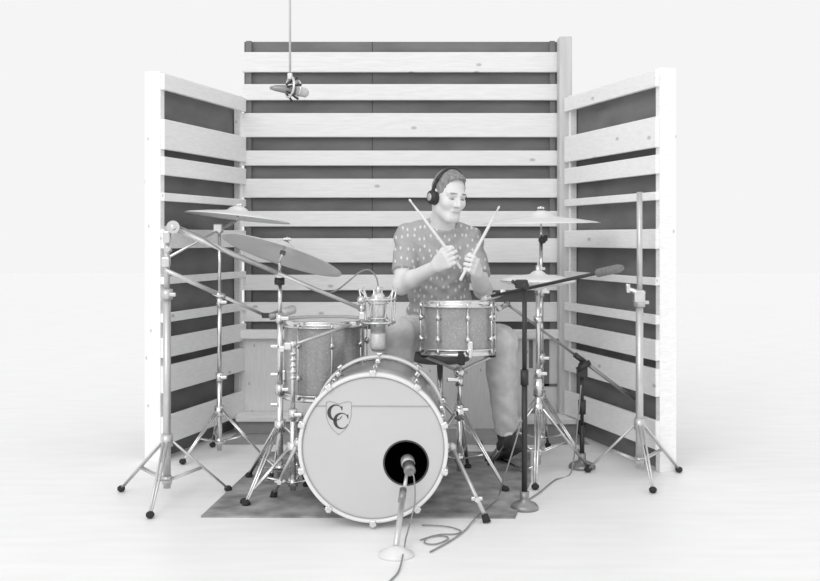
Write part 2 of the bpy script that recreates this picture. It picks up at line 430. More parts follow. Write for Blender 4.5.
part('strainer', MT['chrome'], sn, MB().box((a.x, ST.y-.165, ST.z-.18), (.025, .022, .06), None, .005).box((a.x, ST.y-.18, ST.z-.20), (.014, .012, .04), None, .003))

# ------------------------------------------------------------------ stands
def stand(name, label, cat, x, y, segs, hub, foot_r, phase, m=None, group=None, double=True, rub=.014, legw=.008, floorz=.0):
    """segs: list of (z0,z1,r) pole tubes; hub: height where the legs join."""
    m = m or MT['chrome']
    t = thing(name, label, cat, (x, y, 0), group or {'cymbal_stand': 'cymbal stands of the kit', 'boom_stand': 'tall studio stands', 'microphone_stand': 'small microphone stands'}.get(name))
    pl = MB()
    for z0, z1, r in segs: pl.cyl((x, y, z0), (x, y, z1), r)
    po = part('pole', m, t, pl)
    for z0, z1, r in segs[:-1]:
        part('height_collar', m, t, MB().cyl((x, y, z1-.03), (x, y, z1+.012), r*1.5).box((x+.022, y-.012, z1-.01), (.035, .01, .016), None, .004).cyl((x, y, z1-.01), (x+.03, y-.012, z1-.01), .005))
    for k in range(3):
        a = phase+2*math.pi*k/3; d = V((math.cos(a), math.sin(a), 0)); s = V((-d.y, d.x, 0))
        h = V((x, y, hub)); f = V((x, y, rub+floorz))+d*foot_r
        lb = MB()
        for sg in ((-1, 1) if double else (0,)):
            o = s*sg*.009
            lb.tube([h+d*.02+o, f+o*.4], legw if not double else legw*.62, 8)
            b = h.lerp(f, .55)
            lb.tube([V((x, y, max(hub*.35, .05)))+d*.015+o, b+o*.8], legw*.55, 6)
        lg = part('leg', m, t, lb)
        part('rubber_foot', MT['rubber'], lg, MB().ball(f, rub, 10, (1.25, 1.25, 1)))
    part('leg_hub', m, t, MB().cyl((x, y, hub-.02), (x, y, hub+.03), .024))
    part('brace_collar', m, t, MB().cyl((x, y, max(hub*.35, .05)-.015), (x, y, max(hub*.35, .05)+.015), .02))
    return t
def cymbal_prof(r):
    return [(.007, .040*r/.25), (.02*r/.25, .040*r/.25), (.04*r/.25, .030*r/.25), (.052*r/.25, .018*r/.25), (.075*r/.25, .013*r/.25), (r*.6, .004), (r*.92, -.010), (r, -.016),
            (r, -.0175), (r*.92, -.0118), (r*.6, .0024), (.052*r/.25, .016*r/.25), (.038*r/.25, .028*r/.25), (.007, .037*r/.25)]
def cymbal(name, label, c, nrm, r, m, group=None):
    o = MB().lathe(cymbal_prof(r), c, nrm, 72).build(name, m)
    return tag(o, label, 'cymbal', group)
def topper(t, c, nrm, foot, m='chrome'):        # tilter rod, felts and wing nut of a cymbal stand
    n = V(nrm).normalized()
    part('tilter', MT[m], t, MB().tube([foot, c-n*.045], .006).cyl(c-n*.05, c+n*.062, .0042).ball(foot, .014).cyl(foot-V((0, .018, 0)), foot+V((0, .018, 0)), .012))
    part('felt_washer', MT['foam'], t, MB().cyl(c+n*.032*1.1, c+n*.044*1.1, .013).cyl(c-n*.012, c+n*.004, .012))
    part('wing_nut', MT[m], t, MB().box(c+n*.057, (.034, .008, .012), None, .003).cyl(c+n*.048, c+n*.066, .007))

# crash on the left
CC = P(283, 252, 4.12); cn = V((.285, .21, .93)).normalized()
cymbal('crash_cymbal', 'large dark crash cymbal tilted on the front left stand, seen from below', CC, cn, 62.5/F*4.12, MT['cymdark'], 'cymbals of the drum kit')
cx, cy = Xof(280, 4.15), 4.15
t = stand('cymbal_stand', 'chrome cymbal stand under the tilted dark crash cymbal', 'stand', cx, cy, [(.06, .44, .0135), (.44, .74, .0115), (.74, Zof(283, 4.15), .009)], .27, .27, math.radians(128))
part('wing_screw', MT['black'], t, MB().cyl((cx-.02, cy-.012, Zof(281, 4.15)), (cx+.02, cy-.012, Zof(281, 4.15)), .016).box((cx, cy, Zof(281, 4.15)), (.02, .03, .04), None, .004))
topper(t, CC, cn, V((cx, cy, Zof(276, 4.15))))
for py in (346, 374, 404):
    part('wing_screw', MT['chrome'], t, MB().box((cx-.022, cy-.014, Zof(py, 4.15)), (.034, .01, .014), None, .004).cyl((cx, cy, Zof(py, 4.15)), (cx-.03, cy-.014, Zof(py, 4.15)), .005))
# rear left cymbal with its boom
RL = P(238, 214.5, 4.85); rn = V((.105, .045, 1)).normalized()
cymbal('ride_cymbal', 'pale ride cymbal at the back left, beside the left slatted wall', RL, rn, 52.5/F*4.85, MT['cym'], 'cymbals of the drum kit')
bx, by = Xof(219.5, 4.80), 4.80
t = stand('cymbal_stand', 'chrome boom cymbal stand in the back left corner under the pale cymbal', 'stand', bx, by, [(.03, Zof(375, by), .0125), (Zof(375, by), Zof(300, by), .0105), (Zof(300, by), Zof(232, by), .008)], Zof(412, by), .22, math.radians(350), double=True)
part('boom_arm', MT['chrome'], t, MB().cyl(P(169, 257, 4.56), P(236, 221, 4.86), .0062).cyl(P(236, 221, 4.86), RL-rn*.01, .006))
part('boom_clamp', MT['chrome'], t, MB().ball(P(219.5, 230, 4.79), .021).box(P(218, 228, 4.78), (.04, .03, .04), None, .005))
part('wing_nut', MT['chrome'], t, MB().cyl(RL-rn*.012, RL+rn*.05, .0045).box(RL+rn*.048, (.03, .008, .01), None, .003))
# right cymbal
RR = P(541, 220, 4.72); rn = V((-.015, -.012, 1)).normalized()
cymbal('ride_cymbal', 'wide pale cymbal mounted level on the right stand, beside the drummer', RR, rn, 58.5/F*4.72, MT['cym'], 'cymbals of the drum kit')
bx, by = Xof(541, 4.74), 4.74
t = stand('cymbal_stand', 'tall chrome cymbal stand under the level right cymbal, behind the hi-hat', 'stand', bx, by, [(.06, .50, .0135), (.50, .82, .0115), (.82, Zof(243, by), .009)], .30, .27, math.radians(75))
topper(t, RR, rn, V((bx, by, Zof(240, by))))
part('wing_screw', MT['black'], t, MB().cyl((bx+.005, by-.03, Zof(240, by)), (bx+.005, by+.012, Zof(240, by)), .0175, seg=16).box((bx+.02, by-.02, Zof(238, by)), (.018, .012, .028), None, .003))
# hi-hat
hx, hy = Xof(538, 4.42), 4.42
HZ = Zof(282, hy)
t = stand('hi_hat_stand', 'chrome hi-hat stand with pedal, right of the snare drum', 'stand', hx, hy, [(.05, .47, .0135), (.47, HZ-.02, .0105), (HZ-.02, Zof(262, hy), .004)], .30, .26, math.radians(20))
part('clutch', MT['chrome'], t, MB().cyl((hx, hy, HZ+.03), (hx, hy, HZ+.075), .011).box((hx+.018, hy, HZ+.06), (.03, .008, .012), None, .003))
part('spring_housing', MT['chrome'], t, MB().cyl((hx, hy, Zof(396, hy)), (hx, hy, Zof(378, hy)), .023).cyl((hx, hy, Zof(316, hy)), (hx, hy, Zof(323, hy)), .02))
pd = MB(); a = V((.487, 4.46, .115)); b = V((.435, 4.70, .018))
sx = V((.075, .016, 0))
pd.prism([a-sx*.5, a+sx*.5, b+sx*.55, b-sx*.55], (0, 0, -.01))
part('pedal', MT['black'], t, pd, 'black footboard under the drummer\'s shoe')
part('pedal_frame', MT['chrome'], t, MB().tube([(hx-.02, hy, .04), (hx-.06, hy+.03, .012), (.435, 4.70, .010)], .006).tube([(hx, hy, .12), V((.497, 4.46, .11))], .005))
c = V((hx, hy, HZ))
cymbal('hi_hat_cymbal', 'lower of the two pale hi-hat cymbals, facing up on the right stand', c-V((0, 0, .012)), V((0, 0, -1)), 38/F*hy, MT['pale'], 'pair of hi-hat cymbals')
cymbal('hi_hat_cymbal', 'upper of the two pale hi-hat cymbals, domed over the lower one', c+V((0, 0, .024)), V((.01, 0, 1)), 38/F*hy, MT['pale'], 'pair of hi-hat cymbals')
# snare stand
sx_, sy_ = sbot.x+.005, sbot.y+.0
t = stand('snare_stand', 'chrome snare drum stand with basket arms holding the snare drum', 'stand', sx_, sy_, [(.05, .33, .0125), (.33, sbot.z-.09, .0105)], .30, .25, math.radians(318))
hub = V((sx_, sy_, sbot.z-.09))
part('basket_hub', MT['chrome'], t, MB().ball(hub, .026).cyl(hub-V((0, 0, .06)), hub-V((0, 0, .02)), .018).box(hub+V((-.03, -.02, -.03)), (.05, .012, .02), None, .004))
for k in range(3):
    a = math.radians(270+120*k); d = V((math.cos(a), math.sin(a), 0))
    e = V((sx_, sy_, sbot.z-.014))+d*.172
    ar = part('basket_arm', MT['satin'], t, MB().tube(smooth_path([hub, hub+d*.08+V((0, 0, .03)), e-V((0, 0, .018)), e+V((0, 0, .004))]), .007))
    part('rubber_grip', MT['rubber'], ar, MB().box(e+V((0, 0, .0)), (.03, .03, .045), Matrix.Rotation(a, 3, 'Z'), .006))
# straight stand with short arm between the crash stand and the bass drum
qx, qy = Xof(293, 4.0), 4.0
t = stand('microphone_stand', 'slim chrome stand with a short upward rod, beside the bass drum\'s left edge', 'stand', qx, qy, [(.04, .36, .012), (.36, Zof(345, qy), .0095)], .21, .2, math.radians(80))
cb = MB()
for k in range(5): cb.cyl((qx, qy, Zof(352+k*6, qy)), (qx, qy, Zof(355+k*6, qy)), .014)
part('collar_rings', MT['chrome'], t, cb)
part('arm_rod', MT['satin'], t, MB().cyl(P(281, 349, 4.02), P(353, 324, 4.18), .0068))
part('swivel_clamp', MT['chrome'], t, MB().ball((qx, qy, Zof(344, qy)), .018).box(P(288, 346, 3.99), (.03, .02, .03), None, .005).box(P(282, 349, 4.01), (.024, .02, .024), None, .004))
part('rod_clip', MT['satin'], t, MB().box(P(353, 324, 4.18), (.03, .02, .02), None, .004))

# ------------------------------------------------------------------ microphones and their stands
def pencil(name, label, a, b, r, m='mic', tip=.35, cat='microphone'):
    a, b = V(a), V(b); t = thing(name, label, cat, (a+b)/2); d = (b-a)
    part('body', MT[m], t, MB().ring_sweep([a, a+d*.04, a+d*(1-tip), a+d*(1-tip)], [r*.75, r, r, r], 14))
    part('grille', MT['mesh'], t, MB().ring_sweep([a+d*(1-tip), a+d*(1-tip*.8), a+d*.93, b], [r*1.0, r*1.18, r*1.15, r*.6], 14))
    return t
# far left studio stand with two long booms
lx, ly = Xof(167, 4.0), 4.0
t = stand('boom_stand', 'tall silver studio boom stand at the far left edge with two long arms', 'stand', lx, ly, [(.05, Zof(292, ly), .0155), (Zof(292, ly), Zof(226, ly), .0115)], .24, .26, math.radians(150), MT['satin'])
ba, bb_ = P(168, 226, 3.97), P(362, 309, 4.17)
part('boom_arm', MT['satin'], t, MB().cyl(ba, ba.lerp(bb_, .55), .0105).cyl(ba.lerp(bb_, .5), bb_, .0085))
part('boom_clamp', MT['chrome'], t, MB().cyl(P(173, 227, 3.93), P(173, 227, 4.02), .026, seg=20).ball(P(173, 227, 3.94), .018).box(P(167, 237, 3.98), (.03, .03, .05), None, .006))
part('lower_clamp', MT['chrome'], t, MB().ball(P(168, 249, 3.98), .018).box(P(166, 262, 3.98), (.034, .03, .04), None, .006).cyl(P(168, 249, 3.9), P(168, 249, 4.0), .008))
la, lb_ = P(165, 270, 3.97), P(262, 314, 4.24)
part('lower_boom_arm', MT['satin'], t, MB().cyl(la, la.lerp(lb_, .6), .0095).cyl(la.lerp(lb_, .55), lb_, .007))
part('arm_joint', MT['chrome'], t, MB().cyl(la.lerp(lb_, .53)-V((.02, 0, -.008)), la.lerp(lb_, .53)+V((.025, 0, -.012)), .012))
part('mic_clip', MT['black'], t, MB().box(P(266, 315.5, 4.24), (.035, .02, .022), None, .004).cyl(P(262, 314, 4.24), P(275, 318, 4.24), .007))
o = MB().cable([P(178, 226, 3.95), P(200, 236, 3.98), P(230, 255, 4.03), P(262, 268, 4.07), P(295, 281, 4.11), P(318, 292, 4.14), P(335, 291, 4.16), P(350, 280, 4.17), P(360, 272, 4.18), P(369, 270, 4.19), P(376, 277, 4.19), P(378.5, 287, 4.19)], .0036).build('microphone_cable', MT['cable'])
tag(o, 'grey cable looping over the hanging silver microphone and along the long boom', 'cable')
pencil('tom_microphone', 'dark dynamic microphone at the end of the lower left boom, over the floor tom', P(269, 317, 4.24), P(296, 308.5, 4.26), .017, 'grey', .5)
# the large microphone in its spider mount above the bass drum
mc = P(378, 326, 4.19); mtop = P(378, 293, 4.19); mbot = P(378, 351, 4.19)
t = thing('condenser_microphone', 'large silver condenser microphone hanging upside down in a spider mount above the bass drum', 'microphone', mc)
part('body', MT['mic'], t, MB().ring_sweep([mtop, mtop-V((0, 0, .01)), P(378, 298, 4.19), P(378, 333, 4.19)], [.022, .028, .032, .032], 24))
part('grille', MT['mesh'], t, MB().ring_sweep([P(378, 333, 4.19), P(378, 334, 4.19), P(378, 347, 4.19), mbot], [.032, .0345, .0345, .026], 24))
part('connector', MT['chrome'], t, MB().cyl(mtop, P(378.5, 286, 4.19), .011, .009))
t = thing('shock_mount', 'silver wire spider shock mount around the hanging condenser microphone', 'shock mount', P(378, 306, 4.19))
part('inner_ring', MT['chrome'], t, MB().torus(P(378, 303, 4.19), (0, 0, 1), .040, .005, 36).torus(P(378, 318, 4.19), (0, 0, 1), .040, .005, 36))
part('outer_ring', MT['chrome'], t, MB().torus(P(378, 299, 4.19), (0, 0, 1), .075, .005, 40).torus(P(378, 322, 4.19), (0, 0, 1), .072, .005, 40))
for k in range(6):
    a = math.radians(60*k+20); d = V((math.cos(a), math.sin(a), 0)); c1, c2, c3, c4 = P(378, 288, 4.19), P(378, 303, 4.19), P(378, 318, 4.19), P(378, 325, 4.19)
    part('prong', MT['chrome'], t, MB().tube([c1+d*.085, P(378, 299, 4.19)+d*.075, P(378, 322, 4.19)+d*.072, c4+d*.06], .0042))
    part('elastic_band', MT['hoop'], t, MB().tube([c1+d*.085, c2+V((-d.y, d.x, 0))*.02+d*.034, c3+d*.04, P(378, 322, 4.19)+d*.072], .0026, 6))
part('mount_arm', MT['chrome'], t, MB().cyl(P(359, 308, 4.17), P(364, 308, 4.18), .015).ball(P(361, 300, 4.16), .018).box(P(362, 316, 4.16), (.025, .02, .035), None, .005))
# overhead microphone
oc = P(290, 89, 4.3)
t = thing('overhead_microphone', 'dark overhead microphone in a ring mount, hanging high on the left', 'microphone', oc)
part('body', MT['grey'], t, MB().ring_sweep([P(270, 88, 4.28), P(275, 88, 4.28), P(284, 89, 4.29), P(296, 91, 4.31)], [.006, .013, .018, .020], 16))
part('grille', MT['mesh'], t, MB().ring_sweep([P(296, 91, 4.31), P(298, 91, 4.31), P(306, 93, 4.33), P(308.5, 93.5, 4.33)], [.020, .023, .021, .010], 16))
part('ring_mount', MT['chrome'], t, MB().torus(oc+V((0, 0, .008)), (.85, .5, -.1), .043, .006, 36).torus(oc+V((.03, .01, .0)), (.85, .5, -.1), .036, .005, 36))
for k in range(5):
    a = 2*math.pi*k/5+.3; X, Y_, d = frame((.85, .5, -.1)); r = X*math.cos(a)+Y_*math.sin(a)
    part('prong', MT['black'], t, MB().cyl(oc+r*.016-d*.02, oc+r*.056+d*.03, .0045, seg=8))
part('hanging_rod', MT['satin'], t, MB().cyl(oc+V((0, 0, .04)), (oc.x, oc.y, 2.60), .005).box(oc+V((0, 0, .055)), (.022, .02, .03), None, .004))
# black stand on the right with the snare microphone
kx, ky = Xof(524.5, 3.87), 3.87
def round_base_stand(name, label, x, y, segs, m, rb, basem):
    t = thing(name, label, 'stand', (x, y, 0), 'small microphone stands')
    pl = MB()
    for z0, z1, r in segs: pl.cyl((x, y, z0), (x, y, z1), r)
    part('pole', m, t, pl)
    part('round_base', basem, t, MB().lathe([(0, .0), (rb, .0), (rb, .012), (rb*.85, .022), (rb*.3, .036), (.018, .045), (.018, .07), (0, .07)], (x, y, 0), (0, 0, 1), 40))
    return t
t = round_base_stand('microphone_stand', 'black upright boom microphone stand right of the snare drum', kx, ky, [(.05, .52, .0115), (.52, Zof(287, ky), .0095)], MT['black'], .055, MT['grey'])
b0, b1 = P(492, 296, 4.18), P(621, 268, 3.66)
part('boom_arm', MT['black'], t, MB().cyl(b0, b1, .0068))
part('counterweight', MT['foam'], t, MB().ring_sweep([b0.lerp(b1, .83), b0.lerp(b1, .84), b0.lerp(b1, .985), b1+(b1-b0)*.01], [.010, .0165, .0165, .010], 16))
part('boom_clamp', MT['black'], t, MB().ball((kx, ky, Zof(286, ky)), .019).box((kx-.012, ky, Zof(284, ky)), (.05, .03, .035), None, .006).cyl((kx-.05, ky-.02, Zof(281, ky)), (kx-.02, ky, Zof(286, ky)), .007))
part('mic_clip', MT['black'], t, MB().box(P(499, 293, 4.16), (.03, .022, .024), None, .005))
part('height_collar', MT['black'], t, MB().cyl((kx, ky, .49), (kx, ky, .55), .016))
pencil('snare_microphone', 'silver dynamic microphone aimed down at the snare drum rim from the right', P(504, 291.5, 4.15), P(482, 301, 4.27), .0135, 'mic', .32)
# short stand with the angled boom
gx, gy = Xof(582, 4.56), 4.56
t = round_base_stand('microphone_stand', 'short black microphone stand with a sloping boom in the right corner', gx, gy, [(.05, Zof(425, gy), .011), (Zof(425, gy), Zof(368, gy), .0085)], MT['black'], .062, MT['grey'])
b0, b1 = P(507, 304, 4.40), P(634, 399, 4.66)
part('boom_arm', MT['grey'], t, MB().cyl(b0, b0.lerp(b1, .62), .0058).cyl(b0.lerp(b1, .6), b1, .0085))
part('boom_clamp', MT['black'], t, MB().ball(P(583, 366, 4.55), .024).box(P(582, 372, 4.54), (.05, .03, .05), None, .008).cyl(P(577, 370, 4.52), P(590, 362, 4.52), .012))
part('grip', MT['black'], t, MB().cyl(b0.lerp(b1, .52), b0.lerp(b1, .63), .0125))
part('height_collar', MT['black'], t, MB().cyl((gx, gy, Zof(414, gy)), (gx, gy, Zof(400, gy)), .018))
part('mic_clip', MT['black'], t, MB().box(b0, (.028, .02, .024), None, .005))
pencil('hi_hat_microphone', 'slim grey microphone on the sloping boom beside the snare drum', P(509, 303, 4.39), P(497, 310, 4.36), .011, 'grey', .3)
# far right pole
rx, ry = Xof(639.5, 4.35), 4.35
t = stand('boom_stand', 'tall silver studio stand pole at the far right edge', 'stand', rx, ry, [(.05, Zof(300, ry), .0165), (Zof(300, ry), Zof(192, ry), .0125)], .24, .24, math.radians(30), MT['satin'])
part('boom_clamp', MT['chrome'], t, MB().box((rx-.005, ry-.01, Zof(296, ry)), (.05, .04, .055), None, .008).cyl((rx-.055, ry-.02, Zof(289, ry)), (rx+.02, ry-.01, Zof(294, ry)), .011).box((rx-.055, ry-.02, Zof(288, ry)), (.018, .02, .04), None, .005))
# kick microphone on its low stand
def fl_pt(px, py, z=.005): Y = (CAMZ-z)*F/(py-HOR); return V((Xof(px, Y), Y, z))
k0 = P(409, 466, 3.62); k1 = P(398, 541, 3.36)
t = thing('microphone_stand', 'low silver microphone stand in front of the bass drum port', 'stand', (Xof(395, 3.28), 3.28, 0), 'small microphone stands')
base = V((Xof(396, 3.3), 3.3, 0))
part('boom_arm', MT['satin'], t, MB().cyl(P(404.5, 488, 3.55), P(407, 472, 3.6), .0068))
part('pole', MT['satin'], t, MB().cyl(V((base.x, base.y, .03)), P(403, 496, 3.53), .0105).cyl(P(402.5, 499, 3.52), P(404.5, 488, 3.55), .0075))
part('height_collar', MT['grey'], t, MB().cyl(P(401.6, 502, 3.51), P(403.3, 489, 3.545), .0135))
part('round_base', MT['hoop'], t, MB().lathe([(0, 0), (.06, 0), (.06, .01), (.02, .03), (0, .034)], base, (0, 0, 1), 36))
t = pencil('kick_microphone', 'dark dynamic microphone sitting inside the round port of the bass drum', P(410, 472, 3.585), P(407, 459, 3.66), .0225, 'grey', .45)
o = MB().cable([P(411, 471, 3.58), P(414, 478, 3.56), P(415, 500, 3.5), P(411, 520, 3.44), P(406, 538, 3.38), V((Xof(404, 3.30), 3.30, .02)), fl_pt(399, 570), fl_pt(391, 580), fl_pt(378, 592)], .003).build('microphone_cable', MT['cable'])
tag(o, 'grey cable hanging from the kick microphone to the floor', 'cable')
o = MB().cable([fl_pt(422, 525), fl_pt(436, 525.5), fl_pt(450, 527), fl_pt(461, 531), fl_pt(455, 534), fl_pt(440, 534.5), fl_pt(427, 538), fl_pt(425, 543), fl_pt(436, 544), fl_pt(448, 539), fl_pt(444, 536), fl_pt(432, 536.5), fl_pt(420, 540)], .0026).build('floor_cable', MT['cable'])
tag(o, 'grey cable coiled on the pale floor in front of the rug', 'cable')
o = MB().cable([P(522, 420, 3.85), P(513, 450, 3.83), P(505, 475, 3.86), fl_pt(500.5, 490, .05), fl_pt(497, 499, .014), fl_pt(486, 508, .0125), fl_pt(478, 515, .0125), fl_pt(471, 523, .008), fl_pt(464, 531), fl_pt(450, 541), fl_pt(430, 552)], .003).build('stand_cable', MT['cable'])
tag(o, 'grey cable running down from the black upright stand across the rug', 'cable')
o = MB().cable([P(581, 385, 4.52), P(578, 420, 4.52), P(575, 450, 4.5), fl_pt(570, 474), fl_pt(555, 480), fl_pt(540, 492), fl_pt(528, 500)], .0034).build('stand_cable', MT['cable'])
tag(o, 'grey cable hanging down the short stand in the right corner', 'cable')

# ------------------------------------------------------------------ bass pedal and throne
t = thing('bass_pedal', 'black and chrome bass drum pedal behind the bass drum', 'pedal', (-.115, 4.3, 0))
part('footboard', MT['black'], t, MB().prism([(-.15, 4.22, .07), (-.08, 4.22, .07), (-.075, 4.5, .025), (-.155, 4.5, .025)], (0, 0, -.01)))
part('pedal_frame', MT['chrome'], t, MB().box((-.17, 4.19, .10), (.02, .03, .18), None, .004).box((-.06, 4.19, .10), (.02, .03, .18), None, .004).cyl((-.18, 4.19, .18), (-.05, 4.19, .18), .008).box((-.115, 4.32, .012), (.10, .30, .01)))
part('beater', MT['foam'], t, MB().cyl((-.115, 4.19, .18), (-.115, 4.165, .34), .005).cyl((-.115, 4.14, .35), (-.115, 4.19, .35), .024))
hipx, hipy = .15, 4.90
t = thing('drum_throne', 'grey round drum throne under the seated drummer', 'stool', (hipx, hipy, 0))
part('seat', MT['seat'], t, MB().lathe([(0, .45), (.12, .45), (.145, .46), (.15, .48), (.145, .505), (.12, .517), (0, .52)], (hipx, hipy, 0), (0, 0, 1), 40))
part('pole', MT['chrome'], t, MB().cyl((hipx, hipy, .1), (hipx, hipy, .44), .016))
for k in range(3):
    a = math.radians(30+120*k); d = V((math.cos(a), math.sin(a), 0)); h = V((hipx, hipy, .26)); f = V((hipx, hipy, .016))+d*.24
    lg = part('leg', MT['chrome'], t, MB().tube([h, f], .009).tube([V((hipx, hipy, .12)), h.lerp(f, .55)], .006))
    part('rubber_foot', MT['rubber'], lg, MB().ball(f, .016, 10))

# ------------------------------------------------------------------ the drummer (distance-field sculpting)
class Sdf:
    def __init__(s, lo, hi, h):
        s.lo = np.array(lo, float); s.h = h
        s.n = np.ceil((np.array(hi)-s.lo)/h).astype(int)+1
        s.a = np.full(s.n, 1., np.float32)
    def _grid(s, lo, hi):
        i0 = np.clip(np.floor((np.array(lo)-s.lo)/s.h).astype(int), 0, s.n-1)
        i1 = np.clip(np.ceil((np.array(hi)-s.lo)/s.h).astype(int)+1, 1, s.n)
        ax = [s.lo[k]+s.h*np.arange(i0[k], i1[k]) for k in range(3)]
        X, Y, Z = np.meshgrid(*ax, indexing='ij')
        return tuple(slice(i0[k], i1[k]) for k in range(3)), np.stack([X, Y, Z], -1).astype(np.float32)
    def _mix(s, sl, d, k, sub=False):
        A = s.a[sl]
        if sub: A, d2 = -A, d
        else: d2 = d
        if k > 0:
            hh = np.clip(.5+.5*(d2-A)/k, 0, 1); r = d2*(1-hh)+A*hh-k*hh*(1-hh)
        else: r = np.minimum(A, d2)
        s.a[sl] = -r if sub else r
    def cap(s, a, b, r0, r1=None, k=.01, cut=None, sub=False):
        a = np.array(a, np.float32); b = np.array(b, np.float32); r1 = r0 if r1 is None else r1
        m = max(r0, r1)+.05
        sl, p = s._grid(np.minimum(a, b)-m, np.maximum(a, b)+m)
        ab = b-a; t = np.clip(((p-a)@ab)/max(float(ab@ab), 1e-9), 0, 1)
        d = np.linalg.norm(p-a-t[..., None]*ab, axis=-1)-(r0+(r1-r0)*t)
        if cut is not None:
            for c, n in cut: d = np.maximum(d, (p-np.array(c, np.float32))@np.array(n, np.float32))
        s._mix(sl, d, k, sub); return s
    def ell(s, c, r, R=None, k=.01, sub=False, cut=None):
        c = np.array(c, np.float32); r = np.array(r, np.float32); m = float(r.max())+.05
        sl, p = s._grid(c-m, c+m); q = p-c
        if R is not None: q = q@np.array(R, np.float32)      # world -> local (R columns are the local axes)
        k0 = np.linalg.norm(q/r, axis=-1); k1 = np.linalg.norm(q/(r*r), axis=-1)
        d = k0*(k0-1)/np.maximum(k1, 1e-6)
        d = np.where(k0 < 1e-3, -float(r.min()), d)
        if cut is not None:
            for cc, n in cut: d = np.maximum(d, (p-np.array(cc, np.float32))@np.array(n, np.float32))
        s._mix(sl, d, k, sub); return s
    def plane(s, c, n):                 # keep the side opposite to n
        sl, p = s._grid(s.lo, s.lo+s.h*(s.n-1))
        s.a = np.maximum(s.a, (p-np.array(c, np.float32))@np.array(n, np.float32)); return s
    def ripple(s, fn):
        sl, p = s._grid(s.lo, s.lo+s.h*(s.n-1)); s.a = s.a+fn(p).astype(np.float32); return s
    def mesh(s):
        a = s.a; ins = a < 0
        c = [a[i:a.shape[0]-1+i, j:a.shape[1]-1+j, k:a.shape[2]-1+k] for i in (0, 1) for j in (0, 1) for k in (0, 1)]
        cnt = sum((x < 0).astype(np.int8) for x in c)
        act = (cnt > 0) & (cnt < 8); idx = -np.ones(act.shape, np.int64)
        w = np.argwhere(act); idx[act] = np.arange(len(w))
        vals = np.stack([x[act] for x in c], 1)
        offs = np.array([(i, j, k) for i in (0, 1) for j in (0, 1) for k in (0, 1)], float)
        acc = np.zeros((len(w), 3)); num = np.zeros(len(w))
        for p in range(8):
            for q in range(p+1, 8):
                if np.abs(offs[p]-offs[q]).sum() != 1: continue
                va, vb = vals[:, p], vals[:, q]; m = (va < 0) != (vb < 0)
                t = va/np.where(m, va-vb, 1)
                pt = offs[p]+t[:, None]*(offs[q]-offs[p]); acc[m] += pt[m]; num[m] += 1
        v = s.lo+s.h*(w+acc/num[:, None])
        faces = []
        for axn in range(3):
            sh = [slice(None)]*3; sh2 = [slice(None)]*3; sh[axn] = slice(0, -1); sh2[axn] = slice(1, None)
            A = ins[tuple(sh)]; B = ins[tuple(sh2)]; e = np.argwhere(A != B)
            u, t = (axn+1) % 3, (axn+2) % 3
            e = e[(e[:, u] > 0) & (e[:, t] > 0) & (e[:, u] < ins.shape[u]-1) & (e[:, t] < ins.shape[t]-1)]
            def g(du, dt):
                z = e.copy(); z[:, u] -= du; z[:, t] -= dt; return idx[z[:, 0], z[:, 1], z[:, 2]]
            q = np.stack([g(1, 1), g(0, 1), g(0, 0), g(1, 0)], 1)
            fl = ~A[e[:, 0], e[:, 1], e[:, 2]]
            q[fl] = q[fl][:, ::-1]; faces.append(q)
        return v, np.concatenate(faces)
def sdf_obj(name, sd, m, parent, it=1):
    v, f = sd.mesh()
    org = np.array(ORG[parent.name]) if parent else np.zeros(3)
    f = f[(f >= 0).all(1)]
    me = bpy.data.meshes.new(name)
    me.vertices.add(len(v)); me.vertices.foreach_set('co', (v-org).astype(np.float32).ravel())
    me.loops.add(len(f)*4); me.loops.foreach_set('vertex_index', f.ravel().astype(np.int32))
    me.polygons.add(len(f)); me.polygons.foreach_set('loop_start', np.arange(0, len(f)*4, 4, dtype=np.int32))
    me.update(calc_edges=True); me.validate()
    me.polygons.foreach_set('use_smooth', [True]*len(me.polygons)); me.materials.append(m)
    o = bpy.data.objects.new(name, me); COL.objects.link(o)
    if it:
        md = o.modifiers.new('soften', 'SMOOTH'); md.iterations = it; md.factor = .5
    if parent: o.parent = parent; ORG[o.name] = V(org)
    return o, v

HC = V((.184, 4.655, 1.270)); S = .925
HR = Matrix.Rotation(math.radians(30), 3, 'Z') @ Matrix.Rotation(math.radians(15), 3, 'X') @ Matrix.Rotation(math.radians(3), 3, 'Y')
def H(x, y, z): return HC+HR@(V((x, y, z))*S)
HRn = np.array(HR)
SR, SL = V((-.008, 4.79, 1.072)), V((.288, 4.80, 1.058))       # shoulder joints (his right is on the left)
ER, EL = V((-.040, 4.62, .845)), V((.345, 4.63, .825))
WR, WL = V((.118, 4.43, .945)), V((.300, 4.41, .915))
HPR, HPL = V((.065, 4.88, .600)), V((.240, 4.88, .600))
KR, KL = V((-.040, 4.50, .625)), V((.412, 4.50, .590))
AR, AL = V((-.105, 4.44, .13)), V((.455, 4.61, .165))
root = thing('drummer', 'seated man in spotted grey t-shirt, pale jeans and headphones playing the drums', 'person', (hipx, hipy, 0))
def unit(v): return v.normalized()
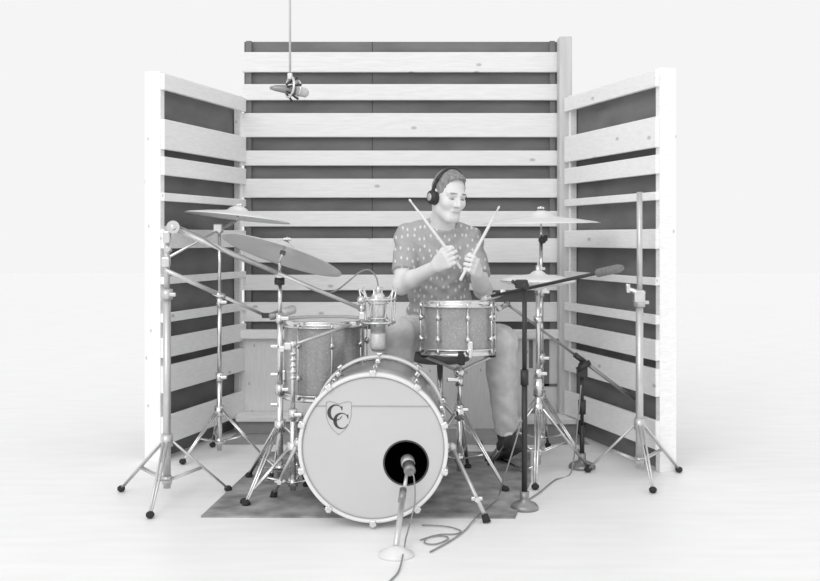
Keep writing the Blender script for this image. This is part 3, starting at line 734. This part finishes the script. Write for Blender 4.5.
def hand(sd, wrist, d, a, left):
    d = unit(d); a = unit(a-d*a.dot(d)); n = d.cross(a)*(1 if left else -1)
    L = .082; grip = wrist+d*(L+.012)+n*.024
    for i, (o, r) in enumerate(((.030, .0125), (.010, .0125), (-.010, .012), (-.029, .0115))):
        k = wrist+d*(L-.004*abs(i-1))+a*o
        sd.cap(wrist+d*.008+a*o*.55, k, .0165, r, .014)
        s_ = (1, 1.06, 1, .84)[i]; kk = a*o
        p1 = k+d*.034*s_+n*.010+a*o*.05; p2 = p1+n*.027*s_-d*.004; p3 = p2-d*.024*s_+n*.003
        sd.cap(k, p1, .0098, .0092, .005).cap(p1, p2, .0092, .0086, .002).cap(p2, p3, .0086, .0074, .002)
    b0 = wrist+d*.022+a*.026+n*.008; b1 = wrist+d*.058+a*.046+n*.022; b2 = wrist+d*.088+a*.044+n*.030; b3 = b2+d*.022-a*.004+n*.002
    sd.cap(b0, b1, .0165, .0125, .012).cap(b1, b2, .012, .0105, .004).cap(b2, b3, .0102, .008, .003)
    return grip
sd = Sdf((-.26, 4.12, -.004), (.62, 5.06, 1.43), .0042)
# head
sd.ell(H(0, .012, .030), (.076*S, .095*S, .102*S), HRn, .001)
sd.ell(H(0, -.018, -.035), (.061*S, .072*S, .084*S), HRn, .03)
sd.ell(H(0, -.055, -.095), (.030, .028, .024), HRn, .025)
for s_ in (-1, 1):
    sd.cap(H(s_*.043, -.005, -.068), H(s_*.018, -.068, -.103), .018, .016, .03)
    sd.ell(H(s_*.040, -.060, -.025), (.024, .022, .024), HRn, .025)
    sd.cap(H(s_*.012, -.087, .027), H(s_*.048, -.073, .024), .010, .009, .014)
    sd.ell(H(s_*.032, -.098, .006), (.018, .014, .012), HRn, .012, True)
    sd.ell(H(s_*.032, -.0745, .006), (.0145, .0125, .012), HRn, .003)
    sd.ell(H(s_*.079, .012, -.002), (.010, .020, .031), HRn, .008)
sd.cap(H(0, -.086, .020), H(0, -.110, -.026), .0075, .0115, .010)
sd.ell(H(-.011, -.098, -.030), (.009, .010, .008), HRn, .006); sd.ell(H(.011, -.098, -.030), (.009, .010, .008), HRn, .006)
sd.cap(H(-.019, -.084, -.060), H(.019, -.084, -.060), .0075, .0075, .006)
sd.cap(H(-.015, -.084, -.072), H(.015, -.084, -.072), .0085, .0085, .005)
sd.cap(H(-.024, -.097, -.0655), H(.024, -.097, -.0655), .003, .003, .004, None, True)
# neck, torso under the shirt, hips
sd.cap(V((.158, 4.765, 1.09)), H(0, .025, -.06), .062, .056, .03)
sd.cap(SR, SL, .052, .052, .04)
sd.ell((.142, 4.80, .985), (.148, .098, .15), None, .05)
sd.ell((.152, 4.86, .74), (.140, .100, .19), None, .05)
sd.ell((.152, 4.88, .61), (.160, .105, .10), None, .04)
for a, b, c, r in ((SR, ER, WR, 1), (SL, EL, WL, 1)):
    sd.cap(a, b, .050, .041, .03)
    m = b.lerp(c, .35); sd.cap(b, m, .041, .040, .02); sd.cap(m, c, .040, .026, .02)
dR = unit(WR-ER); dL = unit(WL-EL)
aR = V((-.49, .08, .87)); aL = V((.32, .16, .93))
gR = hand(sd, WR, dR, aR, False); gL = hand(sd, WL, dL, aL, True)
for a, b, c in ((HPR, KR, AR), (HPL, KL, AL)):
    sd.cap(a, b, .078, .056, .03); m = b.lerp(c, .3)+V((0, .012, 0)); sd.cap(b, m, .052, .052, .02); sd.cap(m, c, .052, .036, .02)
TR, TL = V((-.118, 4.27, .085)), V((.49, 4.455, .135))
HLR, HLL = V((-.108, 4.47, .072)), V((.447, 4.645, .085))
for an, h_, t_ in ((AR, HLR, TR), (AL, HLL, TL)):
    sd.cap(an, h_, .036, .028, .02).cap(h_, t_, .028, .024, .02).cap(an, h_.lerp(t_, .6), .034, .026, .02)
body, vv = sdf_obj('body', sd, MT['skin'], root, 1)
# skin tone: brows, eyes, lips a little darker
q = ((vv-np.array(HC))@HRn)/S
base = lin(226); tone = np.full(len(vv), base)
front = q[:, 1] < -.05
def blot(cx, cz, rx, rz, val, ang=0.):
    dx = q[:, 0]-cx; dz = q[:, 2]-cz; c, s_ = math.cos(ang), math.sin(ang)
    e = ((dx*c+dz*s_)/rx)**2+((-dx*s_+dz*c)/rz)**2
    w = np.clip(1.6-e, 0, 1)*front
    tone[:] = tone*(1-w)+lin(val)*w
for s_ in (-1, 1):
    blot(s_*.033, .029, .020, .0048, 140, s_*-.12)
    blot(s_*.032, .010, .016, .006, 190)
    blot(s_*.032, .0005, .014, .0032, 92)
blot(0, -.066, .023, .0026, 150); blot(0, -.060, .018, .004, 206); blot(0, -.073, .016, .004, 204)
blot(0, -.040, .012, .003, 175)
at = body.data.attributes.new('tone', 'FLOAT', 'POINT')
if len(body.data.vertices) == len(tone): at.data.foreach_set('value', tone.astype(np.float32))
else: at.data.foreach_set('value', np.full(len(body.data.vertices), base, np.float32))
# hair
hr = Sdf(tuple(HC-V((.14, .15, .12))), tuple(HC+V((.14, .16, .17))), .004)
hr.ell(H(0, .016, .036), (.081*S, .098*S, .105*S), HRn, .0)
hr.ell(H(0, -.045, .098), (.044, .042, .022), HRn, .02)
hr.ell(H(0, -.085, .008), (.070, .07, .092), HRn, .006, True)
hr.ell(H(0, -.02, -.075), (.15, .12, .082), HRn, .004, True)
hr.cap(H(.05, -.10, .062), H(.062, -.075, .03), .022, .02, .008, None, True).cap(H(-.05, -.10, .062), H(-.062, -.075, .03), .022, .02, .008, None, True)
rs = np.random.RandomState(3)
hr.ripple(lambda p: .0016*np.sin(p[..., 0]*330+2*np.sin(p[..., 2]*120))*np.sin(p[..., 1]*210))
sdf_obj('hair', hr, MT['hair'], root, 1)
# t-shirt
sh = Sdf((-.17, 4.55, .60), (.50, 5.05, 1.24), .0045)
sh.cap(SR+V((.0, 0, .002)), SL+V((0, 0, .002)), .064, .064, .03)
sh.cap(SR+V((.05, -.005, .025)), V((.155, 4.775, 1.115)), .05, .06, .04).cap(SL+V((-.05, -.005, .025)), V((.155, 4.775, 1.11)), .05, .06, .04)
sh.ell((.142, 4.80, .985), (.166, .118, .17), None, .05)
sh.ell((.146, 4.845, .78), (.156, .128, .17), None, .06)
sh.ell((.152, 4.87, .66), (.176, .128, .12), None, .05)
for a, b in ((SR, ER), (SL, EL)):
    e = a.lerp(b, .74); n = unit(b-a)
    sh.cap(a, b, .062, .058, .03, [(tuple(e), tuple(n))])
nc = V((.160, 4.742, 1.136)); nx = unit(H(0, .02, -.08)-V((.158, 4.775, 1.07)))
sh.plane(tuple(nc), tuple(nx))
sh.cap(V((.156, 4.772, 1.075)), nc+nx*.05, .070, .0655, .03, [(tuple(nc), tuple(nx))])
sh.cap(nc-nx*.02, nc+nx*.08, .060, .060, .004, None, True)
sh.plane((.15, 4.85, .665), (0, -.15, -1))
def folds(p):
    x, y, z = p[..., 0]-.152, p[..., 1]-4.8, p[..., 2]
    w = np.clip((.93-z)/.18, 0, 1)
    return .0045*w*np.sin(z*95+x*38+2.2*np.sin(x*17))+.0025*np.sin(z*60-np.abs(x)*70+1.3*np.sin(z*30))
sh.ripple(folds)
so, _ = sdf_obj('t_shirt', sh, MT['shirt'], root, 1)
so['label'] = 'grey crew-neck t-shirt scattered with small white marks'
part('collar', MT['collar'], so, MB().torus(nc-nx*.004, nx, .0632, .0055, 48, 8))
# jeans
je = Sdf((-.24, 4.34, .10), (.60, 5.05, .76), .005)
je.ell((.152, 4.885, .625), (.178, .124, .115), None, .01)
for a, b, c, hem in ((HPR, KR, AR, .2), (HPL, KL, AL, .14)):
    je.cap(a, b, .096, .076, .04)
    m = b.lerp(c, .35)+V((0, .012, 0)); e = b.lerp(c, 1.02); n = unit(c-b)
    je.cap(b, m, .074, .070, .03); je.cap(m, e+n*.05, .070, .054, .02, [(tuple(e), tuple(n))])
def jf(p):
    x, y, z = p[..., 0], p[..., 1], p[..., 2]
    return .0022*np.sin(z*85+y*50+2*np.sin(x*40))*np.clip((.42-z)/.2, .25, 1)+.003*np.sin(y*90+x*45)*np.clip((z-.5)/.1, 0, 1)
je.ripple(jf)
sdf_obj('jeans', je, MT['jeans'], root, 1)
# shoes
for an, h_, t_ in ((AR, HLR, TR), (AL, HLL, TL)):
    z0 = min(h_.z, t_.z)-.06
    f = Sdf((min(h_.x, t_.x)-.09, min(h_.y, t_.y)-.09, z0-.03), (max(h_.x, t_.x)+.09, max(h_.y, t_.y)+.09, an.z+.06), .004)
    f.cap(h_, t_, .038, .033, .01).cap(an.lerp(h_, .3), h_.lerp(t_, .55), .042, .034, .02).cap(t_, t_.lerp(h_, .3), .040, .040, .02)
    n = unit(V((0, (t_-h_).y, (t_-h_).z))); up = V((0, -n.z, n.y)); up = up if up.z > 0 else -up
    f.plane(tuple(h_-up*.026), tuple(-up)).plane(tuple(an+V((0, 0, .005))), (0, 0, 1))
    sdf_obj('shoe', f, MT['shoe'], root, 1)
# headphones
t = thing('headphones', 'dark over-ear headphones worn by the drummer', 'headphones', HC)
pts = []
for k in range(25):
    a = math.radians(-8+196*k/24); pts.append(H(.094*math.cos(a), .012, .002+.136*math.sin(a)))
part('headband', MT['black'], t, MB().ring_sweep(pts, [.0075]*25, 10).ring_sweep([H(.090*math.cos(math.radians(30+120*k/16)), .012, .001+.136*math.sin(math.radians(30+120*k/16))) for k in range(17)], [.012]*17, 10))
for s_ in (-1, 1):
    axh = HR@V((s_, 0, 0)); c = H(s_*.084, .012, -.016)
    cup = part('ear_cup', MT['black'], t, MB().lathe([(.0, .022), (.020, .022), (.030, .018), (.035, .008), (.035, -.006), (.030, -.008)], c, axh, 32))
    part('ear_pad', MT['vinyl'], cup, MB().torus(c-axh*.008, axh, .027, .010, 32, 10))
    part('cup_cap', MT['satin'], cup, MB().lathe([(.0, .025), (.015, .025), (.019, .0215)], c, axh, 28))
# drumsticks
def stick(label, g, s, fr, bk):
    s = unit(s); t = thing('drumstick', label, 'drumstick', g, 'pair of drumsticks')
    a, b = g-s*bk, g+s*fr; L = bk+fr
    part('shaft', MT['stick'], t, MB().ring_sweep([a, a+s*.004, a+s*(L*.72), b-s*.02], [.005, .0072, .0072, .0036], 12))
    part('tip', MT['stick'], t, MB().ring_sweep([b-s*.02, b-s*.014, b-s*.005, b], [.0036, .0056, .0050, .0015], 10))
def proj_dir(g, px, py, Y): return P(px, py, Y)-g
stick('pale drumstick raised up and left from the drummer\'s right hand', gR, proj_dir(gR, 409, 199, 4.46), (P(409, 199, 4.46)-gR).length, .07)
stick('pale drumstick pointing up and right in the drummer\'s left hand', gL, proj_dir(gL, 499.5, 206, 4.46), (P(499.5, 206, 4.46)-gL).length, .09)

# ------------------------------------------------------------------ light, sky, camera
w = bpy.data.worlds.new('studio_sky'); bpy.context.scene.world = w; w.use_nodes = True
w.node_tree.nodes['Background'].inputs[0].default_value = (.913, .913, .913, 1)
w.node_tree.nodes['Background'].inputs[1].default_value = 1.0
def area(name, loc, tgt, size, power):
    l = bpy.data.lights.new(name, 'AREA'); l.energy = power; l.shape = 'DISK'; l.size = size
    o = bpy.data.objects.new(name, l); COL.objects.link(o); o.location = loc
    o.rotation_euler = (V(tgt)-V(loc)).to_track_quat('-Z', 'Y').to_euler(); return o
sl_ = bpy.data.lights.new('added_fill', 'SUN'); sl_.energy = .8; sl_.angle = math.radians(50)  # broad directional lamp added to brighten the floor and front faces
so_ = bpy.data.objects.new('added_fill', sl_); COL.objects.link(so_); so_.location = (-2, -2, 5)
so_.rotation_euler = V((.30, .85, -.58)).to_track_quat('-Z', 'Y').to_euler()
area('added_gloss_key', (-2.2, -.5, 3.6), (0, 4.8, .9), 1.6, 30)  # unseen area lamp added for gloss
cam = bpy.data.cameras.new('camera'); co = bpy.data.objects.new('camera', cam); COL.objects.link(co)
co.location = (0, 0, CAMZ); co.rotation_euler = (math.pi/2, 0, 0)
cam.sensor_width = 36; cam.lens = F/820*36; cam.shift_y = -(290.5-HOR)/820; cam.clip_end = 200
sc = bpy.context.scene; sc.camera = co
sc.view_settings.view_transform = 'Standard'; sc.view_settings.look = 'None'
